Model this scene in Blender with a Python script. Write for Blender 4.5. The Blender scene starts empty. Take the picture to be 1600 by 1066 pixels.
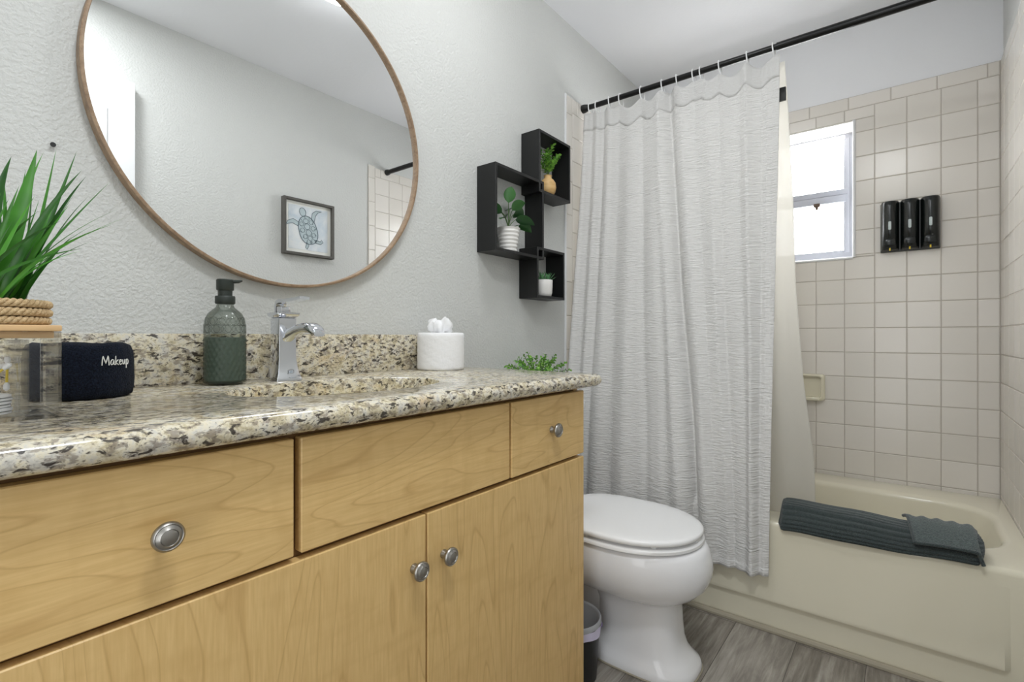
import bpy, bmesh, math, random
from mathutils import Vector, Matrix
C = bpy.context.scene.collection
S = bpy.context.scene
PI = math.pi

# ------------------------------------------------------------------ camera
ANG = math.radians(38.26)
cam_d = bpy.data.cameras.new('camera'); cam = bpy.data.objects.new('camera', cam_d); C.objects.link(cam)
cam.location = (0, 0, 1.0); cam.rotation_euler = (PI/2, 0, ANG - PI/2)
cam_d.sensor_width = 36; cam_d.lens = 780/1600*36; cam_d.shift_y = -7/1600; cam_d.clip_start = 0.02
S.camera = cam
# ------------------------------------------------------------------ world, light, exposure
w = bpy.data.worlds.new('world'); S.world = w; w.use_nodes = True
w.node_tree.nodes['Background'].inputs[0].default_value = (0.9, 0.95, 1, 1)
w.node_tree.nodes['Background'].inputs[1].default_value = 1.0
def area(name, loc, rot, sx, sy, power, col):
    l = bpy.data.lights.new(name, 'AREA'); l.shape = 'RECTANGLE'; l.size = sx; l.size_y = sy; l.energy = power; l.color = col
    o = bpy.data.objects.new(name, l); C.objects.link(o); o.location = loc; o.rotation_euler = rot
    return o
# added soft fill from behind the camera, standing in for light from the hall
area('hall_fill', (-0.95, 0.02, 1.15), (0, -PI/2, math.radians(10)), 1.9, .6, 7.3, (.95, .975, 1))
area('ceiling_fill', (.30, .10, 2.40), (0, 0, 0), .25, .25, 10.5, (.95, .98, 1))  # added fill under the ceiling to even out the light, no real fixture there
DOME = 22.0          # ceiling lamp
PANE = 10.5          # daylight on the obscured window panes
S.view_settings.view_transform = 'Standard'; S.view_settings.look = 'None'
S.view_settings.gamma = 1; S.view_settings.use_curve_mapping = False
S.view_settings.exposure = 0.20
S.cycles.transparent_max_bounces = 32

# ------------------------------------------------------------------ materials
def srgb(r, g, b):
    f = lambda c: (c/255/12.92) if c/255 <= .04045 else ((c/255+.055)/1.055)**2.4
    return (f(r), f(g), f(b), 1)
class M:
    def __init__(s, name):
        s.m = bpy.data.materials.new(name); s.m.use_nodes = True
        s.t = s.m.node_tree; s.b = s.t.nodes['Principled BSDF']; s.out = s.t.nodes['Material Output']
    def n(s, typ, ins=None, **kw):
        nd = s.t.nodes.new('ShaderNode' + typ)
        for k, v in kw.items(): setattr(nd, k, v)
        for k, v in (ins or {}).items(): s.set(nd, k, v)
        return nd
    def set(s, nd, k, v):
        i = nd.inputs[k]
        if hasattr(v, 'bl_idname') and hasattr(v, 'outputs'): v = v.outputs[0]
        if isinstance(v, bpy.types.NodeSocket): s.t.links.new(v, i)
        else: i.default_value = v
    def p(s, **kw):
        for k, v in kw.items(): s.set(s.b, k.replace('_', ' '), v)
        return s
    def coord(s, scale=(1, 1, 1), rot=(0, 0, 0), off=(0, 0, 0)):
        tc = s.n('TexCoord'); mp = s.n('Mapping')
        s.t.links.new(tc.outputs['Object'], mp.inputs['Vector'])
        mp.inputs['Scale'].default_value = scale; mp.inputs['Rotation'].default_value = rot; mp.inputs['Location'].default_value = off
        return mp
    def noise(s, vec, scale, detail=3, rough=.5, dist=0):
        nd = s.n('TexNoise', {'Scale': scale, 'Detail': detail, 'Roughness': rough, 'Distortion': dist})
        s.t.links.new(vec.outputs[0], nd.inputs['Vector']); return nd
    def ramp(s, fac, stops, interp='LINEAR'):
        nd = s.n('ValToRGB'); s.set(nd, 'Fac', fac); cr = nd.color_ramp; cr.interpolation = interp
        while len(cr.elements) < len(stops): cr.elements.new(.5)
        for e, (p, c) in zip(cr.elements, stops):
            e.position = p; e.color = c if len(c) == 4 else (*c, 1)
        return nd
    def mix(s, fac, a, b, mode='MIX'):
        nd = s.n('Mix', data_type='RGBA', blend_type=mode)
        for i, v in ((0, fac), (6, a), (7, b)):
            if hasattr(v, 'outputs'): v = v.outputs[0]
            if isinstance(v, bpy.types.NodeSocket): s.t.links.new(v, nd.inputs[i])
            else: nd.inputs[i].default_value = v
        return nd.outputs[2]
    def math(s, op, a, b=0.0):
        nd = s.n('Math', operation=op); s.set(nd, 0, a); s.set(nd, 1, b); return nd.outputs[0]
    def bump(s, h, strength, dist):
        nd = s.n('Bump', {'Height': h, 'Strength': strength, 'Distance': dist}); s.set(s.b, 'Normal', nd); return nd
def simple(name, col, rough=.5, metal=0, **kw):
    m = M(name); m.p(Base_Color=col, Roughness=rough, Metallic=metal, **kw); return m.m

def wall_paint(name, col):
    m = M(name); v = m.coord()
    a = m.noise(v, 125, 2, .5); b = m.noise(v, 40, 2, .5)
    r = m.ramp(a, [(.40, (0, 0, 0)), (.60, (1, 1, 1))])
    h = m.math('ADD', m.math('MULTIPLY', r.outputs[0], .8), m.math('MULTIPLY', b.outputs[0], .6))
    m.bump(h, .27, .005); m.p(Base_Color=col, Roughness=.6); return m.m
PAINT = wall_paint('greige_wall_paint', srgb(207, 208, 205))
m = M('ceiling_paint'); v = m.coord(); m.bump(m.noise(v, 60, 3).outputs[0], .12, .004); m.p(Base_Color=srgb(238, 239, 242), Roughness=.8); CEIL = m.m
WHITE_PAINT = simple('white_enamel_paint', srgb(228, 229, 230), .4)
GROUT = simple('grout', srgb(186, 178, 168), .9)
def tile_mat():
    m = M('glazed_wall_tile'); g = m.n('NewGeometry')
    r = m.ramp(g.outputs['Random Per Island'], [(0, srgb(222, 217, 209)), (.5, srgb(226, 221, 213)), (1, srgb(230, 225, 218))])
    v = m.coord(); m.bump(m.noise(v, 9, 2).outputs[0], .05, .01)
    m.p(Base_Color=r, Roughness=.22); return m.m
TILE = tile_mat()
def floor_mat():
    m = M('grey_vinyl_plank'); v = m.coord((1, 1, 1), (0, 0, 0), (0.35, .092, 0))
    br = m.n('TexBrick', {'Scale': 1.0, 'Mortar Size': .0012, 'Mortar Smooth': .3, 'Brick Width': 1.1, 'Row Height': .186, 'Color1': (0, 0, 0, 1), 'Color2': (1, 1, 1, 1), 'Mortar': (.5, .5, .5, 1)}, offset=.37)
    m.t.links.new(v.outputs[0], br.inputs['Vector'])
    v2 = m.coord((5, 60, 1)); 
    add = m.n('VectorMath', operation='ADD'); m.t.links.new(v2.outputs[0], add.inputs[0])
    sc = m.n('VectorMath', operation='SCALE'); m.t.links.new(br.outputs['Color'], sc.inputs[0]); sc.inputs['Scale'].default_value = 37
    m.t.links.new(sc.outputs[0], add.inputs[1])
    a = m.noise(add, 1, 6, .65, .6)
    v3 = m.coord((2.2, 11, 1)); b = m.noise(v3, 1, 4, .6, 1.2)
    f = m.math('ADD', m.math('MULTIPLY', a.outputs[0], .55), m.math('MULTIPLY', b.outputs[0], .45))
    c = m.ramp(f, [(.34, srgb(74, 69, 62)), (.45, srgb(124, 117, 108)), (.54, srgb(160, 153, 143)), (.68, srgb(204, 199, 191))])
    tint = m.mix(.35, c.outputs[0], m.ramp(br.outputs['Color'], [(0, srgb(122, 116, 108)), (1, srgb(172, 167, 159))]).outputs[0])
    d = m.mix(br.outputs['Fac'], tint, srgb(84, 78, 72))
    m.bump(a.outputs[0], .15, .002); m.p(Base_Color=d, Roughness=.42); return m.m
FLOOR = floor_mat()
def granite():
    m = M('speckled_granite'); v = m.coord((1, 1, 1), (.5, .6, .6)); vs = m.coord((.62, 1.2, 1.2), (.4, .75, .55))
    base = m.ramp(m.noise(v, 48, 5, .7, .3), [(.30, srgb(150, 140, 118)), (.41, srgb(202, 190, 158)), (.51, srgb(228, 220, 198)), (.61, srgb(214, 210, 200)), (.72, srgb(172, 168, 160))])
    gold = m.ramp(m.noise(v, 13, 4, .6, 1), [(.56, (0, 0, 0)), (.72, (1, 1, 1))])
    c1 = m.mix(m.math('MULTIPLY', gold.outputs[0], .5), base.outputs[0], srgb(196, 160, 100))
    gr = m.ramp(m.noise(vs, 92, 3, .6, .5), [(.51, (0, 0, 0)), (.60, (1, 1, 1))])
    c2 = m.mix(m.math('MULTIPLY', gr.outputs[0], .7), c1, srgb(134, 122, 110))
    dk = m.ramp(m.noise(vs, 100, 4, .6, .5), [(.553, (0, 0, 0)), (.61, (1, 1, 1))])
    c3 = m.mix(m.math('MULTIPLY', dk.outputs[0], .92), c2, srgb(50, 43, 40))
    fine = m.ramp(m.noise(v, 240, 2, .5), [(.60, (0, 0, 0)), (.68, (1, 1, 1))])
    c4 = m.mix(m.math('MULTIPLY', fine.outputs[0], .6), c3, srgb(78, 68, 62))
    m.p(Base_Color=c4, Roughness=.13); return m.m
GRANITE = granite()
def maple(name, along):
    m = M(name); tc = m.n('TexCoord'); oi = m.n('ObjectInfo')
    add = m.n('VectorMath', operation='ADD'); m.t.links.new(tc.outputs['Object'], add.inputs[0])
    cmb = m.n('CombineXYZ'); 
    k = m.math('MULTIPLY', oi.outputs['Random'], 7.3)
    for i in range(3): m.t.links.new(k, cmb.inputs[i])
    m.t.links.new(cmb.outputs[0], add.inputs[1])
    mp = m.n('Mapping'); m.t.links.new(add.outputs[0], mp.inputs['Vector'])
    mp.inputs['Scale'].default_value = (1.5, 6, 7.0) if along == 'x' else (7.0, 6, 1.2)
    big = m.noise(mp, 1, 2, .45, .35)
    lines = m.math('FRACT', m.math('MULTIPLY', big.outputs[0], 15.0))
    lr = m.ramp(lines, [(0, (1, 1, 1)), (.06, (.25, .25, .25)), (.3, (0, 0, 0)), (.93, (0, 0, 0)), (1, (1, 1, 1))])
    mp2 = m.n('Mapping'); m.t.links.new(add.outputs[0], mp2.inputs['Vector'])
    mp2.inputs['Scale'].default_value = (14, 100, 240) if along == 'x' else (240, 100, 14)
    fine = m.noise(mp2, 1, 3, .6)
    mp3 = m.n('Mapping'); m.t.links.new(add.outputs[0], mp3.inputs['Vector'])
    mp3.inputs['Scale'].default_value = (30, 8, 9) if along == 'x' else (9, 8, 30)
    fig = m.noise(mp3, 1, 2, .5, .4)
    c = m.ramp(fine, [(.3, srgb(222, 185, 122)), (.7, srgb(235, 200, 138))])
    c2 = m.mix(m.math('MULTIPLY', lr.outputs[0], .42), c.outputs[0], srgb(186, 142, 82))
    c3 = m.mix(m.math('MULTIPLY', m.ramp(fig, [(.5, (0, 0, 0)), (.72, (1, 1, 1))]).outputs[0], .3), c2, srgb(208, 170, 108))
    m.p(Base_Color=c3, Roughness=.4); return m.m
MAPLE_H = maple('maple_horizontal_grain', 'x'); MAPLE_V = maple('maple_vertical_grain', 'z')
CARCASS = simple('dark_maple_carcass', srgb(120, 88, 48), .6)
NICKEL = simple('brushed_nickel', srgb(168, 165, 160), .34, 1)
CHROME = simple('polished_chrome', srgb(225, 227, 232), .08, 1)
MIRROR = simple('mirror_silver', (.93, .94, .94, 1), .0, 1)
def oak():
    m = M('oak_frame'); v = m.coord((18, 18, 18)); a = m.noise(v, 3, 5, .7, 1.0)
    m.p(Base_Color=m.ramp(a, [(.3, srgb(124, 99, 76)), (.7, srgb(172, 146, 118))]), Roughness=.5); return m.m
OAK = oak()
BLACK = simple('black_lacquer', srgb(13, 14, 14), .42)
BLACKMETAL = simple('black_metal', srgb(16, 16, 17), .3, .3)
PORCELAIN = simple('white_porcelain', srgb(243, 243, 245), .07); 
SEATPL = simple('white_seat_plastic', srgb(247, 247, 247), .28)
TUB = simple('bone_enamel', srgb(232, 226, 205), .12)
BONE = simple('bone_ceramic', srgb(228, 222, 200), .15)
CAULK = simple('aged_caulk', srgb(168, 160, 142), .7)
ALU = simple('window_aluminium', srgb(168, 170, 178), .45, .2)
def fabric(name, col, trans, sx, sz, st):
    m = M(name); v = m.coord((1, sx, sz)); a = m.noise(v, 1, 3, .6, .4); m.bump(a.outputs[0], st, .009)
    m.p(Base_Color=col, Roughness=.9)
    tr = m.n('BsdfTranslucent', {'Color': col}); mx = m.n('MixShader', {0: trans})
    m.t.links.new(m.b.outputs[0], mx.inputs[1]); m.t.links.new(tr.outputs[0], mx.inputs[2]); m.t.links.new(mx.outputs[0], m.out.inputs[0])
    return m.m
CURTAIN = fabric('white_crinkle_cotton', srgb(248, 247, 245), .22, 26, 170, 1.0)
LINER = fabric('frosted_liner_vinyl', srgb(240, 238, 232), .55, 20, 14, .25)
_t = LINER.node_tree; _o = _t.nodes['Material Output']; _s = _o.inputs[0].links[0].from_socket
_tr = _t.nodes.new('ShaderNodeBsdfTransparent'); _mx = _t.nodes.new('ShaderNodeMixShader'); _mx.inputs[0].default_value = .10
_t.links.new(_s, _mx.inputs[1]); _t.links.new(_tr.outputs[0], _mx.inputs[2]); _t.links.new(_mx.outputs[0], _o.inputs[0])
def terry(name, c0, c1, sc=260):
    m = M(name); v = m.coord(); a = m.noise(v, sc, 2, .7)
    m.bump(a.outputs[0], .9, .004); m.p(Base_Color=m.ramp(a, [(.35, c0), (.65, c1)]), Roughness=.95, Sheen_Weight=.3); return m.m
TERRY = terry('charcoal_green_terry', srgb(36, 46, 47), srgb(70, 82, 82), 420)
NAVY = terry('navy_terry', srgb(8, 12, 22), srgb(26, 34, 50), 420); NAVY.node_tree.nodes['Principled BSDF'].inputs['Sheen Weight'].default_value = .04; NAVY.node_tree.nodes['Principled BSDF'].inputs['Specular IOR Level'].default_value = .15
def thin_glass(name, tint, ior=1.45, rough=0.02):
    m = M(name); t = m.n('BsdfTransparent', {'Color': tint}); g = m.n('BsdfGlossy', {'Roughness': rough}); f = m.n('Fresnel', {'IOR': ior})
    mx = m.n('MixShader', {0: m.math('MULTIPLY', f.outputs[0], .55)}); m.t.links.new(t.outputs[0], mx.inputs[1]); m.t.links.new(g.outputs[0], mx.inputs[2])
    m.t.links.new(mx.outputs[0], m.out.inputs[0]); return m.m
ACRYLIC = thin_glass('clear_acrylic', (.987, .99, .99, 1)); SMOKE = thin_glass('smoky_green_glass', (.72, .74, .72, 1), 1.5, .04)
SMOKEDOT = thin_glass('smoky_textured_glass', (.70, .73, .70, 1), 1.45, .10)
LIQ = simple('sage_soap', srgb(126, 140, 131), .4)
PUMP = simple('dark_green_pump', srgb(44, 51, 46), .45)
PAPER = M('tissue_paper'); _v = PAPER.coord((1, 1, 1)); PAPER.bump(PAPER.noise(_v, 90, 3).outputs[0], .3, .004); PAPER.p(Base_Color=srgb(245, 245, 246), Roughness=.9); PAPER = PAPER.m
ROPE = M('jute_rope'); _v = ROPE.coord((1, 1, 1)); _a = ROPE.noise(_v, 420, 3, .7); ROPE.bump(_a.outputs[0], .6, .002)
ROPE.p(Base_Color=ROPE.ramp(_a, [(.3, srgb(176, 144, 100)), (.7, srgb(222, 198, 158))]), Roughness=.95); ROPE = ROPE.m
BAMBOO = M('bamboo_lid_wood'); _v = BAMBOO.coord((8, 60, 60)); BAMBOO.p(Base_Color=BAMBOO.ramp(BAMBOO.noise(_v, 1, 3), [(.3, srgb(208, 168, 118)), (.7, srgb(228, 194, 148))]), Roughness=.5); BAMBOO = BAMBOO.m
def leafmat(name, a, b, rough=.4):
    m = M(name); g = m.n('NewGeometry'); v = m.coord(); n_ = m.noise(v, 40, 2)
    f = m.math('ADD', m.math('MULTIPLY', g.outputs['Random Per Island'], .7), m.math('MULTIPLY', n_.outputs[0], .4))
    m.p(Base_Color=m.ramp(f, [(.1, a), (.95, b)]), Roughness=rough); return m.m
GRASS = leafmat('grass_blade', srgb(22, 70, 26), srgb(92, 170, 56), .35)
LEAF_D = leafmat('dark_leaf', srgb(22, 62, 28), srgb(58, 112, 50), .35)
LEAF_B = leafmat('bright_leaf', srgb(48, 112, 36), srgb(140, 192, 78), .45)
LEAF_S = leafmat('succulent_leaf', srgb(58, 122, 74), srgb(128, 186, 128), .5)
STEM = simple('stem_green', srgb(70, 96, 50), .6)
POTWHITE = simple('white_ceramic_pot', srgb(232, 230, 226), .35)
SOIL = simple('soil', srgb(58, 44, 34), .95)
WOODVASE = M('turned_wood_vase'); _v = WOODVASE.coord((20, 20, 60)); WOODVASE.p(Base_Color=WOODVASE.ramp(WOODVASE.noise(_v, 1, 3), [(.3, srgb(196, 156, 98)), (.7, srgb(224, 190, 134))]), Roughness=.55); WOODVASE = WOODVASE.m
DISP = simple('black_gloss_plastic', srgb(14, 20, 19), .25)
CLEARWIN = simple('milky_window', srgb(186, 196, 196), .3)
YELLOW = simple('yellow_plastic', srgb(228, 200, 60), .4)
COTTON = simple('cotton_white', srgb(244, 244, 244), .95)
EMB = simple('white_thread', srgb(236, 236, 232), .7)
FRAME_G = simple('grey_brown_frame', srgb(84, 81, 76), .5)
def watercolor():
    m = M('pale_watercolour_paper'); v = m.coord((1, 1, 1)); a = m.noise(v, 9, 4, .6, .6)
    m.p(Base_Color=m.ramp(a, [(.35, srgb(196, 208, 218)), (.6, srgb(226, 230, 232)), (.75, srgb(236, 236, 234))]), Roughness=.7); return m.m
WCOL = watercolor()
INK = simple('blue_grey_ink', srgb(96, 112, 122), .8); INK_L = simple('pale_sea_green_wash', srgb(186, 200, 204), .8)
CANDARK = simple('black_bin_plastic', srgb(30, 31, 32), .45); BAG = simple('lilac_bin_bag', srgb(214, 208, 232), .45); BAGIN = simple('grey_bin_bag', srgb(170, 172, 176), .4)
PURPLE = simple('purple_print', srgb(120, 92, 170), .6)
def emit(name, col, st):
    m = M(name); m.p(Base_Color=col, Emission_Color=col, Emission_Strength=st); return m.m
DOMEM = emit('lit_opal_glass', (.97, .985, 1, 1), DOME)
def pane_mat():
    m = M('sunlit_obscured_glass'); v = m.coord(); a = m.noise(v, 3, 2)
    c = m.ramp(a, [(.3, (.97, .96, .97)), (.7, (.95, .98, 1))])
    m.p(Base_Color=(1, 1, 1, 1), Roughness=.4, Emission_Color=c, Emission_Strength=PANE); return m.m
PANEM = pane_mat()

# ------------------------------------------------------------------ mesh helpers
ORG = {}
def link(name, bm, mat, parent=None, smooth=35, mods=None):
    """bm is in world coordinates; the object keeps its own local frame under its parent."""
    me = bpy.data.meshes.new(name)
    bmesh.ops.recalc_face_normals(bm, faces=bm.faces[:]) if smooth is not None else None
    if parent: org = ORG[parent.name]
    else: org = Vector((0, 0, 0))
    bm.transform(Matrix.Translation(-org)); bm.to_mesh(me); bm.free()
    if smooth:
        for p in me.polygons: p.use_smooth = True
        me.set_sharp_from_angle(angle=math.radians(smooth))
    me.materials.append(mat)
    o = bpy.data.objects.new(name, me); C.objects.link(o)
    if parent: o.parent = parent
    ORG[o.name] = org
    return o
def tag(o, label, cat, group=None, kind=None):
    o['label'] = label; o['category'] = cat
    if group: o['group'] = group
    if kind: o['kind'] = kind
    return o
def thing(name, label, cat, loc, group=None, kind=None):
    o = bpy.data.objects.new(name, None); C.objects.link(o); o.empty_display_size = .05
    o.location = loc; ORG[o.name] = Vector(loc); return tag(o, label, cat, group, kind)
def single(name, bm, mat, label, cat, loc, group=None, kind=None, smooth=35):
    """a thing that is one mesh, origin at loc"""
    bm.transform(Matrix.Translation(-Vector(loc)))
    o = link(name, bm, mat, None, smooth); o.location = loc; ORG[o.name] = Vector(loc)
    return tag(o, label, cat, group, kind)
def B(): return bmesh.new()
def merge(bm, t):
    me = bpy.data.meshes.new('tmp'); t.to_mesh(me); t.free(); bm.from_mesh(me); bpy.data.meshes.remove(me)
def box(bm, x0, x1, y0, y1, z0, z1, bev=0, seg=2):
    t = bmesh.new(); bmesh.ops.create_cube(t, size=1)
    for v in t.verts: v.co = Vector(((x0+x1)/2+v.co.x*(x1-x0), (y0+y1)/2+v.co.y*(y1-y0), (z0+z1)/2+v.co.z*(z1-z0)))
    if bev: bmesh.ops.bevel(t, geom=t.edges[:], offset=bev, segments=seg, affect='EDGES', profile=.5)
    merge(bm, t); return bm
def loft(bm, rings, cap0=True, cap1=True, closed=True):
    vs = [[bm.verts.new(p) for p in r] for r in rings]
    n = len(rings[0])
    for a, b in zip(vs, vs[1:]):
        for i in range(n if closed else n-1):
            j = (i+1) % n
            try: bm.faces.new((a[i], a[j], b[j], b[i]))
            except ValueError: pass
    if cap0: bm.faces.new(vs[0][::-1])
    if cap1: bm.faces.new(vs[-1])
    return vs
def lathe(bm, prof, cx, cy, seg=40, cap0=True, cap1=True, fn=None):
    rings = []
    for r, z in prof:
        rings.append([(cx+(r+(fn(2*PI*k/seg, z) if fn else 0))*math.cos(2*PI*k/seg), cy+(r+(fn(2*PI*k/seg, z) if fn else 0))*math.sin(2*PI*k/seg), z) for k in range(seg)])
    loft(bm, rings, cap0, cap1); return bm
def frames(pts, closed=False):
    n = len(pts); out = []; up = None
    for i in range(n):
        a = pts[(i-1) % n] if (closed or i > 0) else pts[0]; b = pts[(i+1) % n] if (closed or i < n-1) else pts[-1]
        t = (Vector(b)-Vector(a)).normalized()
        if up is None:
            up = Vector((0, 0, 1)) if abs(t.z) < .9 else Vector((1, 0, 0))
        up = (up - t*up.dot(t)).normalized(); out.append((t, up, t.cross(up)))
    return out
def tube(bm, pts, r, seg=10, closed=False):
    pts = [Vector(p) for p in pts]; fr = frames(pts, closed); rings = []
    for i, p in enumerate(pts):
        rr = r[i] if isinstance(r, (list, tuple)) else r
        _, u, v = fr[i]
        rings.append([p+(u*math.cos(2*PI*k/seg)+v*math.sin(2*PI*k/seg))*rr for k in range(seg)])
    if closed: rings.append(rings[0]); loft(bm, rings, False, False); bmesh.ops.remove_doubles(bm, verts=bm.verts[:], dist=1e-6)
    else: loft(bm, rings)
    return bm
def rrect(cx, cy, hx, hy, r, z, n=6):
    p = []
    for sx, sy, a0 in ((1, 1, 0), (-1, 1, PI/2), (-1, -1, PI), (1, -1, 3*PI/2)):
        for k in range(n+1):
            a = a0+PI/2*k/n
            p.append((cx+sx*(hx-r)+r*math.cos(a), cy+sy*(hy-r)+r*math.sin(a), z))
    return p
def egg(cx, yc, af, ab, hw, z, n=56, nb=2.6, nf=2.1):
    p = []
    for k in range(n):
        a = 2*PI*k/n; c_, s_ = math.cos(a), math.sin(a); e = nb if s_ > 0 else nf
        x = math.copysign(abs(c_)**(2/e), c_)*hw; y = math.copysign(abs(s_)**(2/e), s_)*(ab if s_ > 0 else af)
        p.append((cx+x, yc+y, z))
    return p
def bez(p0, p1, p2, t): return Vector(p0)*(1-t)**2+Vector(p1)*2*t*(1-t)+Vector(p2)*t*t
def blade(bm, p0, p1, p2, w, n=9, side=None, fold=.25, shape=None):
    """tapering leaf strip with a V fold along a bent spine"""
    pts = [bez(p0, p1, p2, i/n) for i in range(n+1)]
    t0 = (pts[-1]-pts[0]).normalized()
    sd = Vector(side) if side is not None else t0.cross(Vector((0, 0, 1)))
    if sd.length < 1e-3: sd = Vector((1, 0, 0))
    sd.normalize(); rows = []
    for i, p in enumerate(pts):
        t = i/n; ww = w*(shape(t) if shape else (min(1, .55+1.6*t) if t < .3 else 1)*(1-t**2.2))
        tt = (pts[min(i+1, n)]-pts[max(i-1, 0)]).normalized(); s_ = (sd-tt*sd.dot(tt)).normalized(); nn = s_.cross(tt)
        rows.append([p-s_*ww/2+nn*ww*fold, p, p+s_*ww/2+nn*ww*fold, p-nn*ww*.06])
    loft(bm, rows, True, True)
def leaf_shape(t): return max(.04, math.sin(PI*min(1, t**.8))**.8)

# ------------------------------------------------------------------ the setting
YL, YR, XB, XF, H = 1.2, -.298, 2.708, -1.0, 2.418
TP = .109
def struct(name, bm, mat, label, cat, smooth=None): 
    o = link(name, bm, mat, None, smooth); return tag(o, label, cat, None, 'structure')
struct('floor', box(B(), XF-.1, XB+.2, YR-.1, YL+.1, -.1, 0), FLOOR, 'grey weathered vinyl plank floor', 'floor')
struct('ceiling', box(B(), XF-.1, XB+.2, YR-.1, YL+.1, H, H+.1), CEIL, 'flat white painted ceiling', 'ceiling')
struct('wall_left', box(B(), XF-.1, XB+.2, YL, YL+.1, 0, H), PAINT, 'textured greige wall that carries the round mirror', 'wall')
struct('wall_right', box(B(), XF-.1, XB+.2, YR-.1, YR, 0, H), PAINT, 'greige wall seen in the mirror with the framed turtle', 'wall')
b = B(); box(b, XF-.1, XF, YR, YL, 0, H)
struct('wall_front', b, PAINT, 'plain greige wall behind the camera', 'wall')
WY0, WY1, WZ0, WZ1 = .185, .80, 1.355, 1.968
b = B()
for (y0, y1, z0, z1) in ((YR, WY0, 0, H), (WY1, YL, 0, H), (WY0, WY1, 0, WZ0), (WY0, WY1, WZ1, H)): box(b, XB, XB+.2, y0, y1, z0, z1)
struct('wall_back', b, CEIL, 'white wall above and behind the bathtub tiles', 'wall')
def tiles(bm, rects, to3d, g=.0013, d=.008, bev=.0022):
    for (a0, a1, b0, b1) in rects:
        if a1-a0 < .008 or b1-b0 < .008: continue
        a0 += g; a1 -= g; b0 += g; b1 -= g
        o = [bm.verts.new(to3d(*q, 0)) for q in ((a0, b0), (a1, b0), (a1, b1), (a0, b1))]
        m_ = [bm.verts.new(to3d(*q, d-bev*.7)) for q in ((a0, b0), (a1, b0), (a1, b1), (a0, b1))]
        i_ = [bm.verts.new(to3d(*q, d)) for q in ((a0+bev, b0+bev), (a1-bev, b0+bev), (a1-bev, b1-bev), (a0+bev, b1-bev))]
        for u, v in ((o, m_), (m_, i_)):
            for k in range(4): bm.faces.new((u[k], u[(k+1) % 4], v[(k+1) % 4], v[k]))
        bm.faces.new(i_)
def cuts(lo, hi, off, p):
    v = [lo]; k = math.ceil((lo-off)/p+1e-6)
    while off+k*p < hi-1e-4: v.append(off+k*p); k += 1
    return v+[hi]
def minus(r, h):
    a0, a1, b0, b1 = r; c0, c1, d0, d1 = h
    if a1 <= c0 or a0 >= c1 or b1 <= d0 or b0 >= d1: return [r]
    out = []
    if b0 < d0: out.append((a0, a1, b0, d0)); b0 = d0
    if b1 > d1: out.append((a0, a1, d1, b1)); b1 = d1
    if a0 < c0: out.append((a0, c0, b0, b1))
    if a1 > c1: out.append((c1, a1, b0, b1))
    return out
ZB, ZT = .335, 2.075
TY = .1105
rects = []
zc = cuts(ZB, 2.019, .384, TP); yc = cuts(-.289, 1.192, -.004, TY)
for z0, z1 in zip(zc, zc[1:]):
    for y0, y1 in zip(yc, yc[1:]): rects += minus((y0, y1, z0, z1), (WY0, WY1, WZ0, WZ1))
yt = cuts(-.289, 1.192, .05, .152)
for y0, y1 in zip(yt, yt[1:]): rects.append((y0, y1, 2.019, ZT))
def grout_and_tiles(name, gb, rects, f, label):
    t = B(); tiles(t, rects, f)
    root = link(name, t, TILE, None, None); tag(root, label, 'tiles', None, 'structure')
    link('grout', gb, GROUT, root, None); return root
g = B()
for (y0, y1, z0, z1) in ((-.298, WY0, ZB, ZT), (WY1, 1.2, ZB, ZT), (WY0, WY1, ZB, WZ0), (WY0, WY1, WZ1, ZT)): box(g, XB-.0065, XB+.001, y0, y1, z0, z1)
grout_and_tiles('wall_back_tiling', g, rects, lambda a, b_, d: (XB-d, a, b_), 'square bone tiles of the wall with the shower window')
# mirror-wall return
rects = []
xs = cuts(1.957, 2.700, 1.957, TP); 
for z0, z1 in zip(zc, zc[1:]):
    for x0, x1 in zip(xs, xs[1:]): rects.append((x0, x1, z0, z1))
zz = cuts(.0, 2.086, .03, .152)
for z0, z1 in zip(zz, zz[1:]): rects.append((1.907, 1.957, z0, z1))
xt = cuts(1.957, 2.70, 2.0, .152)
for x0, x1 in zip(xt, xt[1:]): rects.append((x0, x1, 2.019, 2.086))
g = B(); box(g, 1.908, 2.708, 1.1935, 1.2005, 0, 2.085)
grout_and_tiles('wall_left_tiling', g, rects, lambda a, b_, d: (a, YL-d, b_), 'strip of bone tiles on the mirror wall beside the curtain')
rects = []
for z0, z1 in zip(zc, zc[1:]):
    for x0, x1 in zip(xs, xs[1:]): rects.append((x0, x1, z0, z1))
for z0, z1 in zip(zz, zz[1:]): rects.append((1.907, 1.957, z0, z1))
for x0, x1 in zip(xt, xt[1:]): rects.append((x0, x1, 2.019, ZT))
g = B(); box(g, 1.908, 2.708, YR-.0005, YR+.0065, 0, ZT)
grout_and_tiles('wall_right_tiling', g, rects, lambda a, b_, d: (a, YR+d, b_), 'bone tiles at the right end of the bathtub')
b = B(); box(b, 1.899, 1.909, 1.1925, 1.2, 0, 2.09, .002)
tag(link('trim_1', b, WHITE_PAINT), 'thin white caulk line edging the tile strip', 'trim', None, 'structure')
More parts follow.
